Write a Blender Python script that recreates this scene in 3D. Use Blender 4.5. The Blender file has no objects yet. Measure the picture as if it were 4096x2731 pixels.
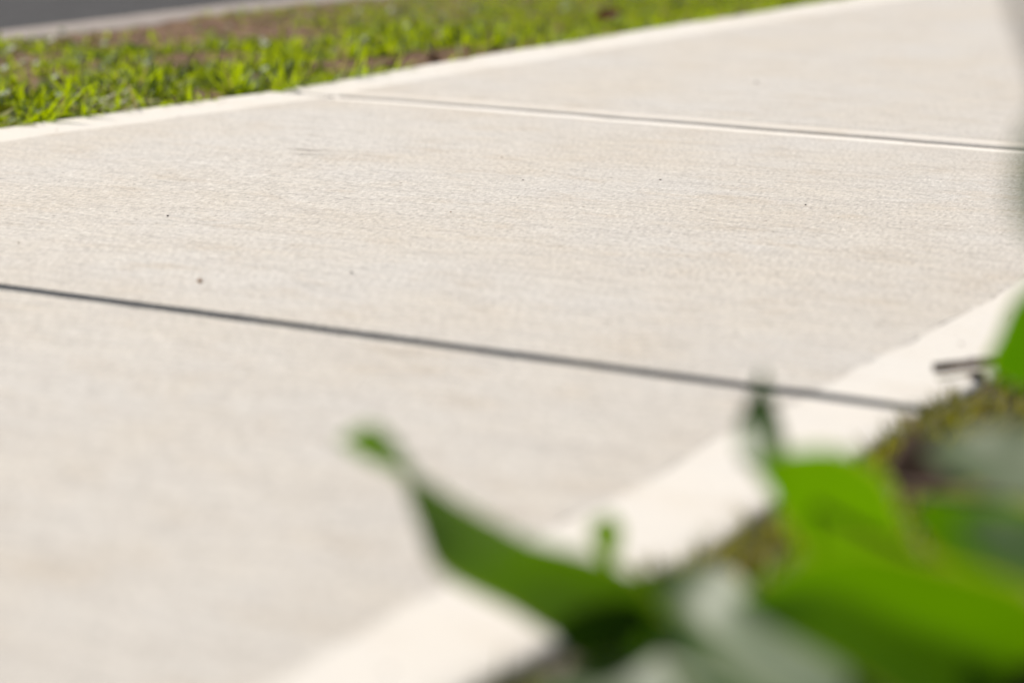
import bpy, bmesh, math, random
import numpy as np
from mathutils import Vector, noise, Matrix

rng = random.Random(7)
nr = np.random.default_rng(7)
SC = bpy.context.scene
C = bpy.context.scene.collection
R = math.radians
H = 0.38                                   # camera height above the path; the path was measured in these

# ------------------------------------------------------------------ camera
cd = bpy.data.cameras.new('camera'); cam = bpy.data.objects.new('camera', cd); C.objects.link(cam)
cam.location = (0, 0, H)
cam.rotation_euler = (R(90) - math.atan(530 / 2437), 0, R(29.2))
cd.sensor_width = 36; cd.lens = 2437 / 1024 * 36
cd.clip_start = 0.02; cd.clip_end = 3000
cd.dof.use_dof = True; cd.dof.focus_distance = 2.44; cd.dof.aperture_fstop = 3.3
SC.camera = cam

# ------------------------------------------------------------------ light
SUN_AZ, SUN_EL = R(-66), R(44)             # from +Y, ahead and to the left of the view
w = bpy.data.worlds.new('World'); SC.world = w; w.use_nodes = True
nt = w.node_tree
sky = nt.nodes.new('ShaderNodeTexSky'); sky.sky_type = 'NISHITA'; sky.sun_disc = False
sky.sun_elevation = SUN_EL; sky.sun_rotation = SUN_AZ
bg = nt.nodes['Background']; bg.inputs['Strength'].default_value = 0.065
nt.links.new(sky.outputs[0], bg.inputs[0])
sd = bpy.data.lights.new('sun', 'SUN'); sun = bpy.data.objects.new('sun', sd); C.objects.link(sun)
sd.energy = 5.0; sd.angle = R(0.53); sd.color = (1.0, 0.94, 0.85)
sdir = Vector((math.sin(SUN_AZ) * math.cos(SUN_EL), math.cos(SUN_AZ) * math.cos(SUN_EL), math.sin(SUN_EL)))
sun.rotation_euler = sdir.to_track_quat('Z', 'Y').to_euler(); sun.location = sdir * 30
vs = SC.view_settings
vs.view_transform = 'Standard'; vs.look = 'None'; vs.gamma = 1; vs.use_curve_mapping = False; vs.exposure = 0.25

# ------------------------------------------------------------------ helpers
def mesh_obj(name, verts, faces, mat, parent=None, smooth=True, uvs=None):
    me = bpy.data.meshes.new(name)
    me.from_pydata([tuple(v) for v in verts], [], faces)
    if mat: me.materials.append(mat)
    if smooth: me.polygons.foreach_set('use_smooth', [True] * len(me.polygons))
    if uvs is not None:
        ul = me.uv_layers.new(name='UVMap')
        for lp in me.loops: ul.data[lp.index].uv = uvs[lp.vertex_index]
    me.update()
    o = bpy.data.objects.new(name, me); C.objects.link(o)
    if parent: o.parent = parent
    return o

def empty(name, loc=(0, 0, 0)):
    o = bpy.data.objects.new(name, None); C.objects.link(o); o.location = loc; o.empty_display_size = .05
    return o

def tag(o, label=None, cat=None, group=None, kind=None):
    if label: o['label'] = label
    if cat: o['category'] = cat
    if group: o['group'] = group
    if kind: o['kind'] = kind
    return o

class G:                                   # small node-graph helper
    def __init__(s, name):
        s.m = bpy.data.materials.new(name); s.m.use_nodes = True
        s.t = s.m.node_tree; s.t.nodes.clear()
        s.out = s.n('ShaderNodeOutputMaterial')
    def n(s, typ, ins=None, **kw):
        x = s.t.nodes.new(typ)
        for k, v in kw.items(): setattr(x, k, v)
        for k, v in (ins or {}).items():
            if isinstance(v, bpy.types.NodeSocket): s.t.links.new(v, x.inputs[k])
            else: x.inputs[k].default_value = v
        return x
    def pos(s, scale=(1, 1, 1), rot=(0, 0, 0)):
        g = s.n('ShaderNodeNewGeometry')
        return s.n('ShaderNodeMapping', {'Vector': g.outputs['Position'], 'Scale': scale, 'Rotation': rot}).outputs[0]
    def noise(s, vec, scale, detail=3, rough=.55):
        return s.n('ShaderNodeTexNoise', {'Vector': vec, 'Scale': scale, 'Detail': detail, 'Roughness': rough}).outputs[0]
    def ramp(s, fac, stops):
        r = s.n('ShaderNodeValToRGB', {'Fac': fac}); e = r.color_ramp.elements
        while len(e) < len(stops): e.new(.5)
        for el, (p, c) in zip(e, stops):
            el.position = p; el.color = (*c, 1) if len(c) == 3 else c
        return r.outputs[0]
    def mix(s, a, b, fac, mode='MIX'):
        x = s.n('ShaderNodeMix', data_type='RGBA', blend_type=mode)
        for k, v in ((0, fac), (6, a), (7, b)):
            if isinstance(v, bpy.types.NodeSocket): s.t.links.new(v, x.inputs[k])
            else: x.inputs[k].default_value = v if k == 0 else (*v, 1)
        return x.outputs[2]
    def math(s, op, a, b=0.0):
        x = s.n('ShaderNodeMath', operation=op)
        for i, v in enumerate((a, b)):
            if isinstance(v, bpy.types.NodeSocket): s.t.links.new(v, x.inputs[i])
            else: x.inputs[i].default_value = v
        return x.outputs[0]
    def bump(s, h, strength, dist, normal=None):
        d = {'Height': h, 'Strength': strength, 'Distance': dist}
        if normal is not None: d['Normal'] = normal
        return s.n('ShaderNodeBump', d).outputs[0]
    def done(s, shader): s.t.links.new(shader, s.out.inputs[0]); return s.m

def g3(v): return (v, v, v)

# ------------------------------------------------------------------ materials
def concrete(name, base, broom, rough, warm):
    g = G(name)
    p = g.pos()
    big = g.noise(p, 3.4, 5, .62)
    mid = g.noise(g.pos((9, 26, 9)), 1.5, 6, .7)
    fine = g.noise(p, 240, 6, .8)
    grit = g.noise(g.pos((1, .35, 1)), 330, 3, .7)
    strip = g.noise(g.pos((26, 175, 26)), 1.0, 5, .65)
    col = g.mix(base, warm, g.ramp(big, [(.38, g3(0)), (.62, g3(1))]))
    col = g.mix(col, (.50, .46, .42), g.math('MULTIPLY', g.ramp(mid, [(.36, g3(1)), (.60, g3(0))]), .45 * broom))
    stain = g.ramp(g.noise(g.pos((1, 2.2, 1)), 8.5, 5, .7), [(.53, g3(0)), (.70, g3(1))])
    col = g.mix(col, (.50, .415, .315), g.math('MULTIPLY', stain, .30 * broom + .28))
    brush = g.noise(g.pos((5, 95, 5)), 1.0, 4, .6)
    col = g.mix(col, (.30, .265, .23), g.math('MULTIPLY', g.ramp(brush, [(.34, g3(1)), (.52, g3(0))]), .20 * broom))
    col = g.mix(col, (.22, .20, .175), g.math('MULTIPLY', g.ramp(strip, [(.30, g3(1)), (.48, g3(0))]), .48 * broom))
    col = g.mix(col, (.16, .14, .12), g.math('MULTIPLY', g.ramp(fine, [(.36, g3(1)), (.50, g3(0))]), .34 * broom + .05))
    col = g.mix(col, (.12, .11, .10), g.math('MULTIPLY', g.ramp(grit, [(.33, g3(1)), (.46, g3(0))]), .50 * broom))
    col = g.mix(col, (.92, .88, .82), g.math('MULTIPLY', g.ramp(grit, [(.56, g3(0)), (.70, g3(1))]), .55 * broom))
    # sparse dark sand grains and iron-stained specks, each its own dot
    v = g.n('ShaderNodeTexVoronoi', {'Vector': p, 'Scale': 95.0, 'Randomness': 1.0})
    pick = g.ramp(g.n('ShaderNodeSeparateColor', {'Color': v.outputs['Color']}).outputs[0], [(.90, g3(0)), (.905, g3(1))])
    dot = g.math('MULTIPLY', g.ramp(v.outputs['Distance'], [(.10, g3(1)), (.2, g3(0))]), pick)
    col = g.mix(col, (.12, .085, .055), g.math('MULTIPLY', dot, .75 * broom))
    hgt = g.math('ADD', g.math('MULTIPLY', strip, .7), g.math('MULTIPLY', fine, 1.0))
    nrm = g.bump(hgt, .6 * broom + .06, .0013)
    b = g.n('ShaderNodeBsdfPrincipled', {'Base Color': col, 'Roughness': rough, 'Normal': nrm, 'Specular IOR Level': .45})
    return g.done(b.outputs[0])
M_CONC = concrete('broomed_concrete', (.605, .570, .520), 1.0, .88, (.60, .542, .462))
M_BAND = concrete('trowelled_concrete', (.665, .63, .575), .16, .92, (.675, .625, .555))
M_NEARLIP = concrete('sunlit_lip_concrete', (.78, .73, .66), .1, .9, (.77, .715, .64))  # whiter base: sun on the lip's far-facing slope painted into the colour
M_LIP = concrete('tooled_concrete', (.66, .61, .545), .3, .85, (.65, .59, .51))

def simple(name, col, rough, col2=None, scale=60, bump=0, bscale=200, bd=.002, spec=.5):
    g = G(name); p = g.pos()
    c = g.mix(col, col2 or col, g.ramp(g.noise(p, scale, 4, .6), [(.35, g3(0)), (.68, g3(1))]))
    ins = {'Base Color': c, 'Roughness': rough, 'Specular IOR Level': spec}
    if bump: ins['Normal'] = g.bump(g.noise(p, bscale, 4, .65), bump, bd)
    return g.done(g.n('ShaderNodeBsdfPrincipled', ins).outputs[0])
M_SEAL = simple('grey_sealant', (.028, .032, .038), .7, (.048, .052, .058), 90, .5, 160, .002, .25)
M_GROOVE_SHADE = simple('groove_dirt_shade', (.035, .025, .017), .95, (.08, .058, .04), 40)  # brown dirt, with the shade inside the groove put into the colour
M_ROAD = simple('asphalt', (.040, .039, .041), .95, (.062, .060, .062), 14, .8, 260, .004, .2)
M_KERB = simple('kerb_concrete', (.25, .21, .185), .9, (.33, .28, .245), 18, .4, 200, .002)
M_SOIL = simple('verge_soil', (.13, .064, .028), .95, (.235, .128, .060), 26, .9, 110, .008)
M_BED = simple('bed_soil', (.045, .032, .024), .95, (.10, .074, .055), 45, .9, 120, .008)
M_CHIP = simple('bark_chip', (.055, .036, .026), .9, (.14, .10, .075), 70, .6, 300, .002)
M_GROUND = simple('far_ground', (.06, .09, .025), 1, (.11, .10, .05), .6)
M_STEM = simple('woody_stem', (.11, .06, .038), .8, (.07, .04, .026), 80, .4, 300, .002)
M_CLOD = simple('soil_clod', (.16, .08, .036), .95, (.27, .155, .078), 50, .8, 160, .004)
M_CRUMB = simple('crumb', (.36, .16, .05), .9, (.45, .22, .08), 300)
M_DARKC = simple('dark_crumb', (.17, .14, .12), .9, (.24, .20, .17), 300)

def leafy(name, c_dark, c_light, trans, tfac, rough, tint=True, margin=None, spec=.5):
    g = G(name)
    if tint:
        a = g.n('ShaderNodeAttribute', attribute_name='tint').outputs['Fac']
        col = g.ramp(a, [(0, c_dark), (.72, c_light), (.80, c_light), (.90, (.30, .24, .10)), (1, (.40, .33, .19))])
        tcol = g.ramp(a, [(0, trans), (.80, trans), (.9, (.26, .20, .07))])
    else:
        n = g.noise(g.pos(), 22, 3)
        col = g.mix(c_dark, c_light, g.ramp(n, [(.3, g3(0)), (.7, g3(1))]))
        tcol = g.mix(trans, tuple(x * .8 for x in trans), n)
        if margin:
            leaf_tone = g.n('ShaderNodeObjectInfo').outputs['Color']  # object colour scales the transmitted colour, leaf by leaf
            tcol = g.mix(tcol, leaf_tone, 1.0, 'MULTIPLY')
    if margin:
        uv = g.n('ShaderNodeUVMap').outputs[0]
        x = g.n('ShaderNodeSeparateXYZ', {'Vector': uv}).outputs[0]
        e = g.math('ABSOLUTE', g.math('SUBTRACT', x, .5))
        mk = g.ramp(e, [(.445, g3(0)), (.49, g3(1))])
        rib = g.ramp(e, [(.012, g3(1)), (.035, g3(0))])
        col = g.mix(g.mix(col, margin, g.math('MULTIPLY', mk, .8)), margin, g.math('MULTIPLY', rib, .5))
        tcol = g.mix(tcol, (.36, .40, .02), g.math('MULTIPLY', mk, .8))
    b = g.n('ShaderNodeBsdfPrincipled', {'Base Color': col, 'Roughness': rough, 'Specular IOR Level': spec})
    t = g.n('ShaderNodeBsdfTranslucent', {'Color': tcol})
    m = g.n('ShaderNodeMixShader', {0: tfac, 1: b.outputs[0], 2: t.outputs[0]})
    return g.done(m.outputs[0])
M_GRASS = leafy('grass_blade', (.022, .055, .003), (.11, .185, .004), (.38, .48, .001), .57, .5, spec=.15)
M_WEED = leafy('weed_leaf', (.05, .10, .02), (.10, .17, .04), (.25, .36, .02), .35, .55, spec=.45)
M_LEAF = leafy('shrub_leaf', (.038, .10, .004), (.055, .125, .005), (.125, .275, .0), .55, .46, False, (.20, .24, .02), .5)
M_MOSS = leafy('bed_grass', (.06, .085, .006), (.18, .17, .012), (.38, .36, .01), .45, .55, spec=.3)
M_YLEAF = leafy('yellow_leaf', (.28, .28, .01), (.34, .31, .012), (.45, .43, .01), .45, .6, False, spec=.15)
M_BROWN = leafy('dry_leaf', (.045, .024, .014), (.075, .042, .025), (.08, .035, .012), .15, .75, False, spec=.15)
M_RED = leafy('red_leaf', (.09, .016, .006), (.13, .03, .01), (.16, .03, .006), .3, .7, False, spec=.1)
M_STRAW = leafy('straw', (.35, .31, .14), (.45, .42, .20), (.4, .38, .14), .3, .55, False)

# ------------------------------------------------------------------ measured plan of the path (units of H)
def interp(tab):
    xs, ys = zip(*tab)
    return lambda u: float(np.interp(u, xs, ys))
Lout = interp([(-12, -6.1), (-3, -5.75), (.4, -5.6), (3.9, -5.45), (6.05, -5.28), (6.68, -5.21), (7.37, -5.125), (7.85, -5.11), (8.95, -5.125), (10.45, -5.065), (11.73, -5.0), (12.34, -4.985), (34, -4.5)])
Lin = interp([(-12, -5.85), (-3, -5.5), (3.9, -5.22), (5.78, -5.04), (7.27, -4.85), (8.35, -4.82), (9.8, -4.76), (12.22, -4.67), (34, -4.2)])
Rin = interp([(-12, -1.60), (6, -1.58), (12, -1.45), (34, -1.0)])
Rout = interp([(-12, -1.36), (6, -1.345), (12, -1.2), (34, -.75)])
def wob(f, seed, amp):
    def q(u):
        return f(u) + amp * (noise.noise((u * 3.1, seed, 0)) + .5 * noise.noise((u * 9.3, seed, 4)) + .25 * noise.noise((u * 31, seed, 8)))
    return q
LO, LI, RI, RO = wob(Lout, 1.5, .010), wob(Lin, 2.5, .020), wob(Rin, 3.5, .020), wob(Rout, 4.5, .016)
# joints: (u at v=0, slope, kind)
JO = [(-10.4, 0, 'tool'), (-6.8, 0, 'tool'), (-3.2, 0, 'tool'), (.45, 0, 'tool'), (3.83, -.0374, 'seal'), (7.025, -.0697, 'tool'),
      (11.47, .05, 'hair'), (14.9, 0, 'tool'), (18.4, 0, 'tool'), (21.9, 0, 'tool'), (25.4, 0, 'tool'), (29, 0, 'tool'), (32.6, 0, 'tool')]
def ju(j, v): return j[0] + j[1] * v

def patch(v0, v1, u0, u1, nx, ny, z, skirts, sv=None, su=None):
    """grid between two edge curves (functions of u) and two end lines (functions of v); skirts drop the outside edges"""
    vs_, fs = [], []
    sv = sv or [i / nx for i in range(nx + 1)]; su = su or [j / ny for j in range(ny + 1)]
    nx, ny = len(sv) - 1, len(su) - 1
    for b in su:
        for a in sv:
            vm = v0(5) + (v1(5) - v0(5)) * a
            u = u0(vm) * (1 - b) + u1(vm) * b
            v = v0(u) + (v1(u) - v0(u)) * a
            u = u0(v) * (1 - b) + u1(v) * b
            vs_.append((v * H, u * H, z(a, b, v * H, u * H)))
    for j in range(ny):
        for i in range(nx):
            q = j * (nx + 1) + i
            fs.append((q, q + 1, q + nx + 2, q + nx + 1))
    def skirt(idx, flip):
        base = len(vs_)
        for k in idx: x, y, zz = vs_[k]; vs_.append((x, y, zz)); vs_.append((x, y, -.11))   # own ring: walls shade apart from the top
        for k in range(len(idx) - 1):
            a, b2 = base + 2 * k, base + 2 * k + 2
            f = (a, b2, b2 + 1, a + 1)
            fs.append(f if not flip else f[::-1])
    if 'l' in skirts: skirt([j * (nx + 1) for j in range(ny + 1)], True)
    if 'r' in skirts: skirt([j * (nx + 1) + nx for j in range(ny + 1)], False)
    if 'n' in skirts: skirt(list(range(nx + 1)), False)
    if 'f' in skirts: skirt([ny * (nx + 1) + i for i in range(nx + 1)], True)
    return vs_, fs

def und(x, y):
    return .0012 * noise.noise((x * 2.2, y * 2.2, 3)) + .0005 * noise.noise((x * 9, y * 9, 7))

path = tag(empty('footpath'), kind='structure')
GAP = {'tool': .012 / H, 'hair': .004 / H, 'seal': .019 / H}
FAR_LIP, NEAR_LIP = .046 / H, .038 / H       # width of the tooled margin beyond and before a groove
for k in range(len(JO) - 1):
    j0, j1 = JO[k], JO[k + 1]
    e0 = lambda v, j=j0: ju(j, v) + GAP[j[2]] / 2 + .004 * noise.noise((v * 8, ju(j, 0), 0)) + .003 * noise.noise((v * 37, ju(j, 0), 3))
    e1 = lambda v, j=j1: ju(j, v) - GAP[j[2]] / 2 + .004 * noise.noise((v * 8, ju(j, 0), 9)) + .003 * noise.noise((v * 37, ju(j, 0), 5))
    l0 = FAR_LIP if j0[2] == 'tool' else 0; l1 = NEAR_LIP if j1[2] == 'tool' else 0
    f0 = lambda v, a=e0, l=l0: a(v) + l; f1 = lambda v, a=e1, l=l1: a(v) - l
    near = 2 <= k <= 6
    nx, ny = (60, 60) if near else (16, 16)
    dz = .0004 * noise.noise((k * 3.3, 0, 1))
    slab = mesh_obj('slab', *patch(LI, RI, f0, f1, nx, ny, lambda a, b, x, y: und(x, y) + dz, 'lrnf'), M_CONC, path)
    # trowelled margins along both outside edges, a hair below the broomed field, with a rounded arris
    def zl(a, b, x, y): return und(x, y) - .0002 - (.0035 * max(0, 1 - a / .07) ** 2)
    def zr(a, b, x, y): return und(x, y) - .0002 - (.0035 * max(0, 1 - (1 - a) / .07) ** 2)
    ends = [0, .003, .01] + [i / ny for i in range(1, ny)] + [.99, .997, 1]
    sl = [0, .015, .035, .07, .3, .6, 1]
    def rnd(zf, j0=j0, j1=j1):
        def q(a, b, x, y):
            z = zf(a, b, x, y)
            if j0[2] == 'tool': z -= .005 * max(0, 1 - b / .01) ** 2
            if j1[2] == 'tool': z -= .005 * max(0, 1 - (1 - b) / .01) ** 2
            return z
        return q
    mesh_obj('edge_band', *patch(LO, LI, e0, e1, 6, ny, rnd(zl), 'lnf', sl, ends), M_BAND, slab)
    mesh_obj('edge_band', *patch(RI, RO, e0, e1, 6, ny, rnd(zr), 'rnf', [1 - s for s in sl[::-1]], ends), M_BAND, slab)
    def lipz(a):                                        # a: 0 at the groove, 1 at the broomed field
        return -.0003 + .0006 * max(0, 1 - abs(a - .45) / .5) - .009 * max(0, 1 - a / .10) ** 1.4
    if l0:
        mesh_obj('tooled_margin', *patch(LI, RI, e0, f0, nx, 8, lambda a, b, x, y: und(x, y) + lipz(b), 'n', None, [0, .02, .05, .1, .2, .45, .8, 1]), M_LIP, slab)
    if l1:
        def lipn(a): return -.0003 - .0020 * max(0, 1 - a / .95)
        mesh_obj('tooled_margin', *patch(LI, RI, f1, e1, nx, 8, lambda a, b, x, y: und(x, y) + lipn(1 - b), 'f', None, [0, .3, .5, .65, .8, .9, 1]), M_NEARLIP, slab)
# flexible filler in the expansion joint and dirt floor of the grooves, darkened to carry their shade
for j in JO:
    vL, vR = LO(ju(j, -5.2)) + .004, RO(ju(j, -1.3)) - .004
    n = 90; prof = [-.5, -.3, 0, .3, .5]
    wd = GAP[j[2]] * 1.02
    vv, ff = [], []
    for i in range(n + 1):
        v = vL + (vR - vL) * i / n
        for t in prof:
            if j[2] == 'seal':
                z = -.0022 - .0014 * (1 - (2 * t) ** 2) + .0007 * noise.noise((v * 5, t * 3, 2)) + .0004 * noise.noise((v * 25, t * 5, 2))
            else:
                z = -.0034 + .0008 * noise.noise((v * 12, 3, 1))
            vv.append((v * H, (ju(j, v) + t * wd) * H, z))
    for i in range(n):
        for q in range(4):
            a = i * 5 + q; ff.append((a, a + 5, a + 6, a + 1))
    mesh_obj('joint_sealant' if j[2] == 'seal' else 'groove_floor', vv, ff, M_SEAL if j[2] == 'seal' else M_GROOVE_SHADE, path)

# ------------------------------------------------------------------ ground, verge, kerb, road, garden bed
def sheet(name, xs, ys, zf, mat, kind='structure'):
    vv = [(x, y, zf(x, y)) for y in ys for x in xs]; n = len(xs)
    ff = [(j * n + i, j * n + i + 1, (j + 1) * n + i + 1, (j + 1) * n + i) for j in range(len(ys) - 1) for i in range(n - 1)]
    return tag(mesh_obj(name, vv, ff, mat), kind=kind)
lin = lambda a, b, n: [a + (b - a) * i / n for i in range(n + 1)]
sheet('ground', lin(-900, 900, 12), lin(-900, 900, 12), lambda x, y: -.22, M_GROUND)
KV0, KV1 = -7.73 * H, -7.26 * H
def verge_z(x, y):
    d = x / H - Lout(y / H)                              # <0 on the verge side
    edge = max(0.0, 1 + d / .22) if d < 0 else 1
    z = -.010 + .010 * noise.noise((x * 6, y * 6, 1)) + .006 * noise.noise((x * 21, y * 21, 5)) + .003 * noise.noise((x * 60, y * 60, 5))
    z += .008 * max(0, 1 - (x - KV1) / .12)
    return z - .008 * edge if d < 0 else -.04
vys = lin(-3.5, 1.8, 60)[:-1] + lin(1.8, 5.4, 240)[:-1] + lin(5.4, 12.3, 140)
vxs = lin(KV1 - .002, -5.12 * H, 60) + [-4.95 * H, -4.7 * H]
sheet('verge_soil', vxs, vys, verge_z, M_SOIL)
# kerb with a rounded shoulder and a drop to the road
kp = [(KV1, -.10), (KV1, -.014), (KV1 - .004, -.011), (KV0 + .03, -.004), (KV0 + .012, -.003), (KV0 + .003, -.014), (KV0, -.03), (KV0 - .01, -.13)]
kys = lin(-3.5, 12.3, 90)
vv = [(x + .004 * noise.noise((y * 1.3, 2, i * .05)), y, z) for y in kys for i, (x, z) in enumerate(kp)]
ff = [(j * 8 + i, j * 8 + i + 1, j * 8 + i + 9, j * 8 + i + 8) for j in range(90) for i in range(7)]
tag(mesh_obj('kerb', vv, [f[::-1] for f in ff]  , M_KERB), kind='structure')
sheet('road', lin(-9.5, KV0 - .004, 30), lin(-30, 60, 60), lambda x, y: -.105 - .02 * (x + 3) ** 2 / 40, M_ROAD)
def bed_z(x, y):
    d = x / H - Rout(y / H)
    if d < 0: return -.06
    return -.004 + .004 * noise.noise((x * 5, y * 5, 11)) + .005 * noise.noise((x * 19, y * 19, 12)) + .003 * noise.noise((x * 55, y * 55, 13)) + .03 * min(d, 1.2) * .3
sheet('garden_bed', [-1.75 * H, -1.5 * H] + lin(-1.36 * H, .6, 110) + lin(.7, 3, 20), lin(-3.5, .6, 30)[:-1] + lin(.6, 2.2, 160)[:-1] + lin(2.2, 12.3, 120), bed_z, M_BED)

# ------------------------------------------------------------------ grass and small ground cover
BARE = [(-6.95, 9.4, .34, .6), (-6.6, 9.45, .30, .42), (-6.1, 8.25, .22, .3), (-6.6, 8.7, .12, .2), (-6.8, 8.08, .12, .2), (-5.36, 8.45, .24, .5),
        (-5.32, 8.95, .2, .45), (-5.25, 9.6, .07, .5), (-5.36, 7.75, .10, .15), (-6.3, 7.6, .08, .15), (-5.7, 9.0, .12, .14)]
def bare(v, u):
    b = 0
    for (a, c, rv, ru) in BARE:
        b = max(b, 1.42 - math.hypot((v - a) / rv, (u - c) / ru) + .45 * noise.noise((v * 9, u * 9, 3)))
    return b

class Blades:
    def __init__(s): s.v, s.f, s.t = [], [], []
    def blade(s, x, y, z, az, length, width, lean, curl, tint, twist=0.0, seg=4):
        b = len(s.v); dx, dy = math.cos(az), math.sin(az)
        px, py, pz = x, y, z; ang = lean
        sx0, sy0 = -dy, dx
        for i in range(seg + 1):
            t = i / seg
            wd = width * .5 * (1 - t ** 2.2) * (.75 + .5 * t if t < .5 else 1)
            a = twist * t
            sx, sy, sz = sx0 * math.cos(a), sy0 * math.cos(a), math.sin(a)
            if i == seg: s.v.append((px, py, pz)); s.t.append(tint)
            else:
                s.v.append((px - sx * wd, py - sy * wd, pz - sz * wd)); s.v.append((px + sx * wd, py + sy * wd, pz + sz * wd)); s.t += [tint, tint]
            st = length / seg
            px += dx * math.sin(ang) * st; py += dy * math.sin(ang) * st; pz += math.cos(ang) * st
            ang += curl / seg
        for i in range(seg - 1):
            q = b + 2 * i; s.f.append((q, q + 1, q + 3, q + 2))
        q = b + 2 * (seg - 1); s.f.append((q, q + 1, q + 2))
    def disc(s, x, y, z, r, tilt, az, tint):
        b = len(s.v); n = 7
        ux, uy = math.cos(az), math.sin(az)
        for i in range(n):
            a = 2 * math.pi * i / n; p, q = r * math.cos(a), r * math.sin(a) * .8
            s.v.append((x + ux * p * math.cos(tilt) - uy * q, y + uy * p * math.cos(tilt) + ux * q, z + p * math.sin(tilt))); s.t.append(tint)
        s.f.append(tuple(range(b, b + n)))
    def build(s, name, mat):
        o = mesh_obj(name, s.v, s.f, mat)
        at = o.data.attributes.new('tint', 'FLOAT', 'POINT'); at.data.foreach_set('value', s.t)
        return o

gb = Blades()
def tufts(n, u0, u1, v_in, v_out, fine):
    made = 0
    while made < n:
        u = rng.uniform(u0, u1); v = rng.uniform(v_in, v_out)
        if v > Lout(u) - .012: continue
        made += 1
        nz = noise.noise((v * 2.4, u * 2.4, 8)); br = bare(v, u)
        if br > .35 and rng.random() > .06: continue
        if br > 0 and rng.random() < .6: continue
        if nz + .6 * noise.noise((v * 8, u * 8, 28)) < -.12 - .6 * fine(u, v) and rng.random() < .9: continue
        x, y = v * H, u * H; z = verge_z(x, y) - .003
        f = fine(u, v)
        short = float(np.interp(v, [-7.25, -6.0, -5.35], [.34, .62, 1.0])); sc = min(1.55, max(.45, rng.lognormvariate(-.05, .38))); lay = rng.uniform(0, 6.283)
        tone = .45 + .75 * noise.noise((v * 3.5, u * 3.5, 20)) + rng.uniform(-.25, .25)
        for _ in range(rng.randint(6, 14)):
            tn = tone + rng.gauss(0, .22)
            t = min(.79, max(0, tn)) if rng.random() > .09 + .15 * max(0, br) else rng.uniform(.85, 1)
            ln = rng.uniform(.018, .056) * (1 - .35 * f) * (1 + .35 * nz) * short * sc
            gb.blade(x + rng.gauss(0, .010), y + rng.gauss(0, .010), z, lay + rng.gauss(0, 1.25), ln, rng.uniform(.0036, .0078) * (1 - .5 * f),
                     abs(rng.gauss(.95, .45)), rng.uniform(.0, 1.5), t, rng.uniform(-1.2, 1.2))
fine = lambda u, v: min(1, max(0, (u - 8.8) / 1.6))
tufts(5200, 5.6, 10.0, -7.24, -5.0, fine)
tufts(7000, 9.6, 14.5, -7.24, -4.9, fine)
tufts(1500, -6, 5.6, -7.24, -5.2, fine)
tufts(2500, 14.5, 31, -7.24, -4.6, fine)
# runners leaning out over the path margin
for _ in range(800):
    u = rng.uniform(5.7, 13); v = Lout(u) - rng.uniform(-.01, .06)
    if noise.noise((u * 2.3, 7, 7)) < -.05 or (bare(v, u) > .3 and rng.random() < .8): continue
    gb.blade(v * H, u * H, -.008, rng.gauss(0, 1.0), rng.uniform(.018, .05), rng.uniform(.003, .006), rng.uniform(.5, 1.2), rng.uniform(.2, .9), rng.uniform(.1, .79) if rng.random() > .15 else rng.uniform(.85, 1), rng.uniform(-1, 1))
# broad-leaved flat weeds and clover among the blades
wb = Blades()
for _ in range(1100):
    u = rng.uniform(5.6, 13); v = rng.uniform(-7.2, -5.1)
    if v > Lout(u) - .03 or bare(v, u) > .5: continue
    x, y = v * H, u * H
    wb.disc(x, y, verge_z(x, y) + rng.uniform(.006, .026), rng.uniform(.004, .009), rng.uniform(-.7, .7), rng.uniform(0, 6.28), rng.uniform(0, .7))
tag(gb.build('verge_grass', M_GRASS), 'patchy bright green grass growing on the verge between path and kerb', 'grass', kind='stuff')

tag(wb.build('verge_weeds', M_WEED), 'small round glossy weed leaves scattered through the verge grass', 'weeds', kind='stuff')

# thin yellowish grass and moss in the garden bed
mb = Blades()
for i in range(22000):
    v = rng.uniform(-1.33, 1.0) if i % 3 else rng.uniform(-1.34, -.9); u = rng.uniform(1.8, 6.5) if i % 3 else rng.uniform(2.3, 4.2)
    n = noise.noise((v * 3, u * 3, 31))
    if v < Rout(u) + .01 or (u > 3.95 and n < .28) or (u > 3.6 and v > -1.1 and n < .2) or n < -.2: continue
    x, y = v * H, u * H
    mb.blade(x, y, bed_z(x, y) - .002, rng.uniform(0, 6.283), rng.uniform(.010, .032), rng.uniform(.0014, .0032), rng.uniform(.2, 1.2), rng.uniform(0, 1.2), min(1, max(0, rng.gauss(.5, .28))), rng.uniform(-1, 1), 3)
tag(mb.build('bed_grass', M_MOSS), 'thin yellowish grass and moss on the soil beside the path', 'grass', kind='stuff')

# bark and soil crumbs: too many to count
def lumps(name, n, vr, ur, size, zf, ok, mat, flat):
    vv, ff = [], []
    for _ in range(n):
        u = rng.uniform(*ur); v = rng.uniform(*vr)
        if not ok(v, u): continue
        s = rng.uniform(*size); x, y = v * H, u * H
        m = Matrix.Rotation(rng.uniform(0, 6.28), 3, 'Z') @ Matrix.Rotation(rng.gauss(0, .35), 3, 'X')
        b = len(vv)
        for (p, q, r) in ((1, 0, 0), (-1, 0, 0), (0, .7, 0), (0, -.7, 0), (0, 0, .6 * flat), (0, 0, -.6 * flat), ):
            k = rng.uniform(.6, 1.2)
            c = m @ Vector((p * s * k, q * s * k, r * s * k)); vv.append((x + c.x, y + c.y, zf(x, y) + c.z + s * .2 * flat))
        for f in ((0, 2, 4), (2, 1, 4), (1, 3, 4), (3, 0, 4), (2, 0, 5), (1, 2, 5), (3, 1, 5), (0, 3, 5)): ff.append(tuple(b + i for i in f))
    return mesh_obj(name, vv, ff, mat, smooth=False)
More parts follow.
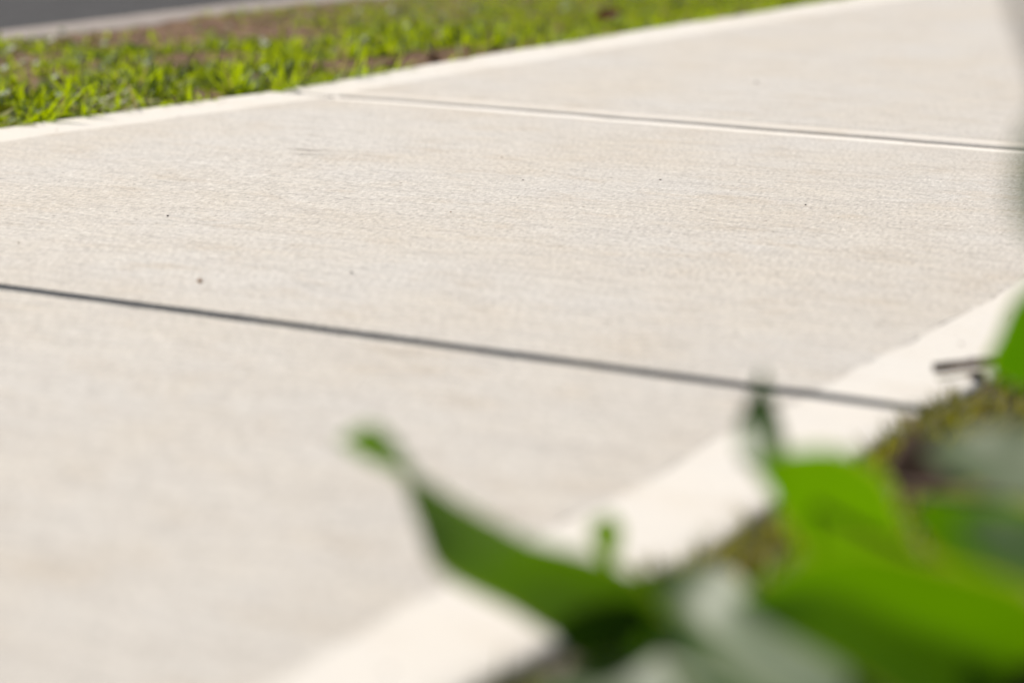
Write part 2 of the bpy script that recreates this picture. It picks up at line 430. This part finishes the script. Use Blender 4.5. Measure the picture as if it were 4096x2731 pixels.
tag(lumps('bark_mulch', 8000, (-1.46, 1.6), (1.8, 8), (.003, .014), lambda x, y: bed_z(x, y) if x / H > Rout(y / H) + .01 else .0015, lambda v, u: v > Rout(u) + .02 or (v > Rout(u) - .025 and 3.55 < u < 5 and rng.random() < .2), M_CHIP, .35), 'brown bark and soil crumbs covering the garden bed', 'mulch', kind='stuff')
tag(lumps('soil_crumbs', 5000, (-7.2, -5.0), (5.6, 13), (.0015, .006), verge_z, lambda v, u: v < Lout(u) - .02 and (bare(v, u) > .1 or rng.random() < .25), M_CLOD, .8), 'loose brown soil crumbs on the bare patches of the verge', 'soil', kind='stuff')

def grit_ok(v, u):
    dl, dr = v - Lout(u), Rout(u) - v
    if dl < .01 or dr < .01: return False
    return rng.random() < .9 * math.exp(-dl / .12) + .5 * math.exp(-dr / .10) + .012
tag(lumps('path_grit', 9000, (-5.5, -1.2), (1.5, 13), (.0006, .0019), lambda x, y: und(x, y) - .0002, grit_ok, M_CLOD, .8), 'fine brown sand grains strewn along the path margins', 'grit', kind='stuff')

# ------------------------------------------------------------------ single things on the verge and the path
def lump(name, v, u, s, mat, z, label, cat, group=None, flat=.7, seed=0):
    bm = bmesh.new(); bmesh.ops.create_icosphere(bm, subdivisions=2, radius=1)
    for vt in bm.verts:
        k = 1 + .35 * noise.noise(vt.co * 1.6 + Vector((seed * 3.7, 0, 0))) + .15 * noise.noise(vt.co * 4 + Vector((seed, 5, 0)))
        vt.co = Vector((vt.co.x * k * s, vt.co.y * k * s * .8, vt.co.z * k * s * flat))
    me = bpy.data.meshes.new(name); bm.to_mesh(me); bm.free(); me.materials.append(mat)
    o = bpy.data.objects.new(name, me); C.objects.link(o); o.location = (v * H, u * H, z + s * flat * .5); o.rotation_euler = (0, 0, seed * 1.3)
    return tag(o, label, cat, group)
for i, (v, u, s, lb) in enumerate([
        (-5.27, 8.42, .016, 'pale brown soil clod at the path edge just past the grooved joint'),
        (-5.30, 8.80, .013, 'tan clod on the bare soil along the far stretch of path edge'),
        (-5.22, 9.35, .012, 'small buff stone touching the path edge where the lawn begins'),
        (-5.45, 8.10, .012, 'dark brown soil clod in the bare patch above the grooved joint')]):
    lump('soil_clod', v, u, s, M_CLOD, verge_z(v * H, u * H), lb, 'clod', 'clods along the path edge', .65, i)
for i, (v, u, s, m, lb) in enumerate([
        (-3.13, 4.21, .0028, M_CRUMB, 'tiny orange crumb on the concrete just above the grey joint'),
        (-3.73, 4.89, .0013, M_DARKC, 'tiny dark speck on the concrete in the left half of the middle slab'),
        (-3.24, 5.86, .0011, M_DARKC, 'tiny dark speck near the centre of the middle slab'),
        (-2.91, 6.05, .0013, M_DARKC, 'tiny dark speck right of centre on the middle slab'),
        (-2.90, 4.46, .0013, M_DARKC, 'small grey-brown speck above the middle of the grey joint'),
        (-2.39, 5.84, .0012, M_DARKC, 'tiny dark speck in the right part of the middle slab'),
        (-3.67, 8.45, .0024, M_DARKC, 'blurred grey speck on the slab beyond the grooved joint')]):
    lump('crumb', v, u, s, m, und(v * H, u * H), lb, 'crumb', 'crumbs on the path', .6, i + 9)

def leaf_mesh(name, stations, mat, parent=None, nu=9, sub=4, fold=.0, ripple=0.0, seed=0):
    """surface through (left edge, right edge) stations; spline along, folded along the midrib"""
    P = [(Vector(s[:3]), Vector(s[3:])) for s in stations]
    def cr(p0, p1, p2, p3, t):
        return .5 * ((2 * p1) + (-p0 + p2) * t + (2 * p0 - 5 * p1 + 4 * p2 - p3) * t * t + (-p0 + 3 * p1 - 3 * p2 + p3) * t ** 3)
    rows = []
    n = len(P)
    for i in range(n - 1):
        q = [P[max(0, min(n - 1, i + k))] for k in (-1, 0, 1, 2)]
        for s in range(sub + (i == n - 2)):
            t = s / sub
            rows.append((cr(*[a[0] for a in q], t), cr(*[a[1] for a in q], t)))
    vv, uv, ff = [], [], []
    m = len(rows)
    for j, (a, b) in enumerate(rows):
        nx_ = rows[min(m - 1, j + 1)]; pv = rows[max(0, j - 1)]
        d = ((nx_[0] + nx_[1]) - (pv[0] + pv[1])); wv = b - a
        nn = wv.cross(d)
        nn = nn.normalized() if nn.length > 1e-9 else Vector((0, 0, 1))
        for i in range(nu):
            t = i / (nu - 1)
            hgt = -fold * wv.length * (1 - abs(2 * t - 1)) + ripple * wv.length * abs(2 * t - 1) * math.sin(j * .55 + seed + (3 if t > .5 else 0))
            c = a + wv * t + nn * hgt
            vv.append(c); uv.append((t, j / (m - 1)))
    for j in range(m - 1):
        for i in range(nu - 1):
            q = j * nu + i; ff.append((q, q + 1, q + nu + 1, q + nu))
    return mesh_obj(name, vv, ff, mat, parent, True, uv)

def flat_leaf(name, v, u, z, ln, wd, az, pitch, roll, mat, label, cat, curl=.3):
    st = []
    for t, k in ((0, .06), (.15, .5), (.4, 1), (.65, .85), (.85, .45), (1, .03)):
        x = (t - .5) * ln; zz = curl * ln * (t - .5) ** 2
        st.append((x, wd * .5 * k, zz + wd * k * .12, x, -wd * .5 * k, zz + wd * k * .12))
    o = leaf_mesh(name, st, mat, None, 7, 3, .12, .02)
    o.location = (v * H, u * H, z); o.rotation_euler = (roll, pitch, az)
    return tag(o, label, cat)
flat_leaf('dead_leaf', -5.33, 10.48, .016, .050, .032, .7, -.25, .5, M_RED, 'dark red-brown fallen leaf on the bright lawn beside the path', 'leaf')
flat_leaf('yellow_leaf', -5.15, 7.60, .010, .036, .016, .45, -.2, .5, M_YLEAF, 'yellow-green leaf lying at the verge corner of the grooved joint', 'leaf')
flat_leaf('yellow_leaf', -5.37, 6.17, .012, .034, .020, 1.0, -.3, .6, M_YLEAF, 'yellow leaf in the grass at the left edge of the picture', 'leaf')
flat_leaf('straw_leaf', -5.22, 6.12, .001, .034, .008, .3, 0, .1, M_STRAW, 'short tan straw scrap on the path margin at the far left', 'leaf')
flat_leaf('straw_leaf', -4.07, 6.02, .0035, .050, .0035, .12, 0, .1, M_BROWN, 'thin brown stalk lying on the concrete left of centre', 'stalk', .05)

# tussock of dead pale grass at the path edge
tb = Blades()
for i in range(130):
    u = rng.gauss(6.66, .11); v = -5.33 + rng.gauss(0, .035) - .02
    tb.blade(v * H, u * H, verge_z(v * H, u * H) + .004, rng.gauss(1.25, .5) + (3.14 if rng.random() < .5 else 0), rng.uniform(.03, .065), rng.uniform(.0015, .0032), rng.uniform(.9, 1.35), rng.uniform(.2, .7), 0, rng.uniform(-1, 1))
tag(tb.build('dead_grass_clump', M_STRAW), 'flattened clump of pale dead grass at the left path edge', 'grass clump')

# taller kikuyu tufts one can pick out along the path edge
for i, (v, u, nb, lb) in enumerate([
        (-5.27, 7.02, 9, 'upright tuft of long bright blades splayed like a fan by the path edge'),
        (-5.33, 6.86, 7, 'tuft of broad yellow-green blades just right of the dead grass clump'),
        (-5.42, 6.42, 8, 'tuft of long blades behind the left end of the dead grass clump')]):
    t = empty('grass_tuft', (v * H, u * H, verge_z(v * H, u * H)))
    tag(t, lb, 'grass tuft', 'long grass tufts at the path edge')
    for k in range(nb):
        q = Blades(); q.blade(rng.gauss(0, .004), rng.gauss(0, .004), 0, rng.uniform(0, 6.28), rng.uniform(.045, .07), rng.uniform(.005, .0075), rng.uniform(.1, .8), rng.uniform(.1, .6), rng.uniform(.45, .78), rng.uniform(-.5, .5), 5)
        o = q.build('blade', M_GRASS); o.parent = t

# ------------------------------------------------------------------ foreground shrub
LEAVES = {
    'B': [(-0.5450, 0.8272, 0.1232, -0.5475, 0.8310, 0.1205), (-0.5285, 0.8269, 0.1321, -0.5419, 0.8383, 0.1135), (-0.5172, 0.8307, 0.1219, -0.5304, 0.8434, 0.1081), (-0.5132, 0.8360, 0.1107, -0.5239, 0.8453, 0.1013), (-0.4967, 0.8272, 0.1090, -0.5187, 0.8448, 0.0876), (-0.4756, 0.8253, 0.1010, -0.5085, 0.8408, 0.0724), (-0.4542, 0.8241, 0.0953, -0.4927, 0.8412, 0.0620), (-0.4342, 0.8283, 0.0906, -0.4708, 0.8457, 0.0541), (-0.4123, 0.8333, 0.0850, -0.4488, 0.8442, 0.0459), (-0.3996, 0.8371, 0.0720, -0.4194, 0.8425, 0.0440)],
    'P': [(-0.4543, 0.8987, 0.0857, -0.4540, 0.8997, 0.0851), (-0.4609, 0.8943, 0.0820, -0.4528, 0.9075, 0.0782), (-0.4635, 0.8996, 0.0730, -0.4558, 0.9129, 0.0687), (-0.4647, 0.9103, 0.0601, -0.4603, 0.9177, 0.0577), (-0.4658, 0.9199, 0.0482, -0.4635, 0.9238, 0.0471)],
    'C': [(-0.4363, 1.0183, 0.1287, -0.4353, 1.0188, 0.1283), (-0.4378, 1.0082, 0.1150, -0.4290, 1.0131, 0.1150), (-0.4399, 0.9988, 0.1055, -0.4217, 1.0089, 0.1051), (-0.4359, 0.9940, 0.1009, -0.4194, 1.0032, 0.1009), (-0.4284, 0.9917, 0.0982, -0.4206, 0.9961, 0.0982)],
    'C2': [(-0.4251, 0.9893, 0.1114, -0.4230, 0.9886, 0.1114), (-0.4311, 0.9828, 0.1070, -0.4108, 0.9810, 0.1100), (-0.4291, 0.9728, 0.1025, -0.4034, 0.9706, 0.1063), (-0.4202, 0.9611, 0.0983, -0.4009, 0.9595, 0.1012), (-0.4091, 0.9535, 0.0966, -0.4036, 0.9530, 0.0975)],
    'D': [(-0.3763, 0.8706, 0.1240, -0.3763, 0.8716, 0.1228), (-0.3619, 0.8683, 0.1321, -0.3709, 0.8751, 0.1133), (-0.3491, 0.8752, 0.1336, -0.3680, 0.8845, 0.0995), (-0.3390, 0.8898, 0.1285, -0.3667, 0.8969, 0.0853), (-0.3339, 0.9118, 0.1139, -0.3650, 0.9191, 0.0662), (-0.3367, 0.9366, 0.0915, -0.3594, 0.9430, 0.0556), (-0.3385, 0.9740, 0.0620, -0.3517, 0.9765, 0.0423)],
    'E': [(-0.3432, 0.7815, 0.0988, -0.3427, 0.7822, 0.0970), (-0.3309, 0.7735, 0.1098, -0.3322, 0.7749, 0.0952), (-0.3124, 0.7776, 0.1224, -0.3171, 0.7794, 0.0872), (-0.2948, 0.7893, 0.1251, -0.3016, 0.7919, 0.0745), (-0.2746, 0.8123, 0.1151, -0.2803, 0.8180, 0.0513), (-0.2545, 0.8427, 0.1007, -0.2578, 0.8512, 0.0330), (-0.2391, 0.8781, 0.0713, -0.2391, 0.8852, 0.0302)],
    'N': [(-0.3398, 0.9558, 0.0890, -0.3400, 0.9564, 0.0873), (-0.3279, 0.9652, 0.0970, -0.3348, 0.9709, 0.0702), (-0.3156, 0.9803, 0.0950, -0.3264, 0.9882, 0.0550), (-0.3022, 1.0005, 0.0850, -0.3102, 1.0128, 0.0425), (-0.2874, 1.0243, 0.0711, -0.2898, 1.0379, 0.0386)],
    'J': [(-0.3197, 0.9123, 0.1285, -0.3183, 0.9100, 0.1274), (-0.3071, 0.9198, 0.1356, -0.3046, 0.8998, 0.1240), (-0.2922, 0.9209, 0.1394, -0.2872, 0.8900, 0.1217), (-0.2734, 0.9176, 0.1413, -0.2632, 0.8824, 0.1220), (-0.2496, 0.9027, 0.1371, -0.2440, 0.8849, 0.1275)],
    'K': [(-0.2769, 0.8285, 0.1270, -0.2751, 0.8242, 0.1267), (-0.2684, 0.8374, 0.1284, -0.2593, 0.7986, 0.1252), (-0.2536, 0.8359, 0.1292, -0.2404, 0.7818, 0.1248), (-0.2356, 0.8284, 0.1297, -0.2207, 0.7743, 0.1254), (-0.2124, 0.8073, 0.1292, -0.2047, 0.7801, 0.1270)],
    'F': [(-0.4279, 0.8548, 0.0740, -0.4254, 0.8514, 0.0735), (-0.4146, 0.8766, 0.0741, -0.4175, 0.8454, 0.0642), (-0.3890, 0.8786, 0.0757, -0.3973, 0.8249, 0.0579), (-0.3564, 0.8458, 0.0729, -0.3702, 0.7958, 0.0550), (-0.3169, 0.8088, 0.0749, -0.3338, 0.7625, 0.0575), (-0.2733, 0.7582, 0.0784, -0.2794, 0.7337, 0.0698)],
    'G': [(-0.4433, 0.8241, 0.0571, -0.4428, 0.8247, 0.0557), (-0.4311, 0.8283, 0.0676, -0.4368, 0.8307, 0.0456), (-0.4154, 0.8360, 0.0715, -0.4232, 0.8403, 0.0375), (-0.4016, 0.8455, 0.0646, -0.4064, 0.8505, 0.0345), (-0.3920, 0.8544, 0.0506, -0.3939, 0.8570, 0.0365)],
    'H': [(-0.4345, 0.7911, 0.0431, -0.4331, 0.7893, 0.0427), (-0.4242, 0.8099, 0.0506, -0.4119, 0.7793, 0.0422), (-0.4023, 0.8197, 0.0568, -0.3831, 0.7738, 0.0443), (-0.3723, 0.8119, 0.0582, -0.3549, 0.7711, 0.0471), (-0.3419, 0.7927, 0.0560, -0.3339, 0.7729, 0.0505)],
    'I': [(-0.3193, 1.0799, 0.1765, -0.3187, 1.0808, 0.1760), (-0.3352, 1.0745, 0.1596, -0.3135, 1.0979, 0.1576), (-0.3443, 1.0782, 0.1395, -0.3142, 1.1109, 0.1365), (-0.3494, 1.0827, 0.1245, -0.3178, 1.1194, 0.1175), (-0.3408, 1.0983, 0.1138, -0.3253, 1.1176, 0.1084)],
    'M': [(-0.2114, 0.7195, 0.3003, -0.2110, 0.7195, 0.2999), (-0.2229, 0.7217, 0.2849, -0.2017, 0.7205, 0.2864), (-0.2264, 0.7233, 0.2711, -0.1987, 0.7220, 0.2706), (-0.2248, 0.7247, 0.2575, -0.1997, 0.7238, 0.2543), (-0.2132, 0.7253, 0.2461, -0.2036, 0.7249, 0.2457)],
    'x1': [(-0.2738, 0.9674, 0.1715, -0.2731, 0.9676, 0.1708), (-0.2621, 0.9757, 0.1785, -0.2552, 0.9412, 0.1659), (-0.2432, 0.9858, 0.1768, -0.2328, 0.9293, 0.1621), (-0.2214, 0.9717, 0.1654, -0.2147, 0.9386, 0.1587)],
    'x2': [(-0.2431, 0.9165, 0.1339, -0.2424, 0.9167, 0.1329), (-0.2346, 0.9345, 0.1397, -0.2271, 0.8895, 0.1304), (-0.2165, 0.9442, 0.1380, -0.2059, 0.8773, 0.1280), (-0.1959, 0.9302, 0.1299, -0.1876, 0.8875, 0.1280)],
    'x3': [(-0.2221, 0.8080, 0.0746, -0.2214, 0.8082, 0.0737), (-0.2171, 0.8344, 0.0752, -0.2078, 0.7803, 0.0722), (-0.1977, 0.8449, 0.0737, -0.1856, 0.7693, 0.0726), (-0.1725, 0.8234, 0.0722, -0.1661, 0.7909, 0.0688)],
    'x4': [(-0.2976, 0.7606, 0.0536, -0.2970, 0.7607, 0.0527), (-0.2918, 0.7877, 0.0552, -0.2793, 0.7471, 0.0524), (-0.2724, 0.7981, 0.0537, -0.2551, 0.7369, 0.0516), (-0.2460, 0.7879, 0.0476, -0.2345, 0.7481, 0.0502)],
    'x5': [(-0.2144, 0.7890, 0.2635, -0.2138, 0.7892, 0.2630), (-0.2105, 0.8050, 0.2720, -0.2008, 0.7829, 0.2553), (-0.1929, 0.8149, 0.2720, -0.1817, 0.7805, 0.2501), (-0.1740, 0.8106, 0.2593, -0.1687, 0.7885, 0.2528)],
}
MAIN_STEM = [(-0.2273, 0.8882, -0.0154), (-0.2332, 0.8817, 0.0660), (-0.2372, 0.8957, 0.1309), (-0.2446, 0.8740, 0.2018), (-0.2351, 0.8002, 0.2606), (-0.2310, 0.7652, 0.2991), (-0.2317, 0.7458, 0.3171), (-0.2307, 0.7272, 0.3343)]
DEAD = {'curl': [(-0.4505, 1.2588, 0.0438, -0.4439, 1.2259, 0.0377), (-0.4450, 1.2614, 0.0419, -0.4417, 1.2024, 0.0326), (-0.4343, 1.2604, 0.0372, -0.4298, 1.1971, 0.0318), (-0.4216, 1.2605, 0.0326, -0.4143, 1.2049, 0.0284), (-0.4093, 1.2545, 0.0282, -0.4043, 1.2218, 0.0269)], 'strip': [(-0.5332, 1.5342, 0.0169, -0.5304, 1.5287, 0.0121), (-0.5236, 1.5399, 0.0184, -0.5214, 1.5340, 0.0129), (-0.5104, 1.5364, 0.0217, -0.5077, 1.5309, 0.0169), (-0.4934, 1.5298, 0.0273, -0.4906, 1.5240, 0.0213), (-0.4712, 1.5150, 0.0358, -0.4687, 1.5084, 0.0275), (-0.4504, 1.5039, 0.0390, -0.4498, 1.5029, 0.0335)], 'stalk': [(-0.5232, 1.5151, 0.0118), (-0.5088, 1.5238, 0.0143), (-0.4914, 1.5342, 0.0174), (-0.4681, 1.5255, 0.0241)]}

def tube(name, pts, r0, r1, mat, parent, sides=8, sub=5):
    pts = [Vector(p) for p in pts]; n = len(pts); c = []
    for i in range(n - 1):
        q = [pts[max(0, min(n - 1, i + k))] for k in (-1, 0, 1, 2)]
        for s in range(sub + (i == n - 2)):
            t = s / sub
            c.append(.5 * ((2 * q[1]) + (-q[0] + q[2]) * t + (2 * q[0] - 5 * q[1] + 4 * q[2] - q[3]) * t * t + (-q[0] + 3 * q[1] - 3 * q[2] + q[3]) * t ** 3))
    vv, ff = [], []
    for j, p in enumerate(c):
        d = (c[min(len(c) - 1, j + 1)] - c[max(0, j - 1)]).normalized()
        a = d.orthogonal().normalized() if j == 0 else (a - d * a.dot(d)).normalized()
        b = d.cross(a); r = r0 + (r1 - r0) * j / (len(c) - 1)
        for k in range(sides):
            w_ = 2 * math.pi * k / sides; vv.append(p + (a * math.cos(w_) + b * math.sin(w_)) * r)
    for j in range(len(c) - 1):
        for k in range(sides):
            q = j * sides + k; k2 = j * sides + (k + 1) % sides
            ff.append((q, k2, k2 + sides, q + sides))
    return mesh_obj(name, vv, ff, mat, parent)
base = MAIN_STEM[0]
stem_pts = [Vector(p) for p in MAIN_STEM]
zg = bed_z(base[0], base[1])
foot = Vector((base[0], base[1], zg - .02))
shrub = empty('garden_shrub', (0, 0, 0))
tag(shrub, 'glossy green leafy shrub, strongly blurred, leaning in from the right foreground', 'shrub')
tube('stem', [foot] + [p for p in stem_pts if p.z > zg + .03], .006, .0024, M_STEM, shrub)
TONE = {'D': (1.0, 1.05, 1), 'E': (.80, .86, 1), 'B': (.72, .74, 1), 'P': (.9, .8, 1), 'C': (.4, .55, 1), 'G': (.35, .45, 1), 'I': (.62, .8, 1), 'N': (.55, .65, 1), 'M': (.3, .5, 1), 'F': (1.1, 1.1, 1), 'H': (1.1, 1.1, 1)}
FOLD = {'B': .14, 'E': .42, 'D': .08, 'J': .06, 'K': .06, 'F': .12, 'H': .10}
for i, (k, st) in enumerate(LEAVES.items()):
    lf = leaf_mesh('leaf', st, M_LEAF, shrub, 11, 6, FOLD.get(k, .08), .012, i)
    lf.color = (*TONE.get(k, (.75, .8, .8)), 1)
    e = Vector([(st[-1][j] + st[-1][j + 3]) / 2 for j in range(3)])
    if k == 'C2': continue
    # petiole from the leaf base back to the nearest point of the stem, sagging a little
    s = min(stem_pts[1:], key=lambda q: (q - e).length + .3 * max(0, q.z - e.z))
    m1 = e.lerp(s, .35) - Vector((0, 0, .012)); m2 = e.lerp(s, .7) - Vector((0, 0, .012))
    tube('petiole', [e, m1, m2, s], .0016, .0026, M_STEM, shrub, 6, 4)
# more twigs and leaves on the far side of the stem
lr = random.Random(21)
side = Vector((math.cos(R(29.2)), math.sin(R(29.2)), 0)); back = Vector((math.sin(R(29.2)), -math.cos(R(29.2)), 0))
for n_ in range(11):
    s = stem_pts[1 + n_ % 5].lerp(stem_pts[2 + n_ % 5], lr.random())
    tip = s + side * lr.uniform(.09, .26) + back * lr.uniform(-.12, .22) + Vector((0, 0, lr.uniform(.0, .10)))
    tip.z = max(tip.z, .05)
    mid = s.lerp(tip, .5) + Vector((0, 0, .02))
    tube('twig', [s, mid, tip], .0024, .0014, M_STEM, shrub, 6, 5)
    for q_ in range(5):
        o_ = (s.lerp(mid, .8), mid, mid.lerp(tip, .5), tip, tip)[q_]
        a_ = lr.uniform(-1.6, 1.6); ln = lr.uniform(.045, .075); wd = ln * lr.uniform(.42, .55)
        d_ = (side * math.cos(a_) - back * math.sin(a_) + Vector((0, 0, lr.uniform(-.35, .5)))).normalized()
        w_ = d_.cross(Vector((lr.gauss(0, .35), lr.gauss(0, .35), 1))).normalized(); u_ = w_.cross(d_)
        st = []
        for tt, kk in ((0, .05), (.12, .45), (.4, 1), (.65, .85), (.87, .4), (1, .03)):
            c_ = o_ + d_ * (ln * tt + .008) - u_ * (ln * .25 * tt * tt)
            st.append((*(c_ + w_ * wd * .5 * kk), *(c_ - w_ * wd * .5 * kk)))
        lf = leaf_mesh('leaf', st, M_LEAF, shrub, 7, 3, .1, .012, n_ * 5 + q_)
        lf.color = (.75, .8, .8, 1)
c_st = LEAVES['C2'][-1]; d_st = LEAVES['D'][3]
tube('petiole', [Vector([(c_st[j] + c_st[j + 3]) / 2 for j in range(3)]), Vector([(d_st[j] * .4 + d_st[j + 3] * .6) for j in range(3)]), Vector([(LEAVES['D'][-1][j]) for j in range(3)])], .0014, .002, M_STEM, shrub, 6, 4)

# ------------------------------------------------------------------ dry litter at the garden edge
tag(leaf_mesh('dead_leaf', DEAD['curl'], M_BROWN, None, 9, 5, -.22, .05, 2), 'dark brown curled dead leaf resting on the path corner by the grey joint', 'leaf')
tag(leaf_mesh('dead_leaf', DEAD['strip'], M_BROWN, None, 7, 4, .20, .01, 1), 'narrow brown dried leaf poking over the path margin at the right', 'leaf')
tag(tube('dry_stalk', DEAD['stalk'], .0011, .0007, M_STRAW, None, 6, 4), 'thin pale dry stalk lying under the narrow brown leaf', 'stalk')
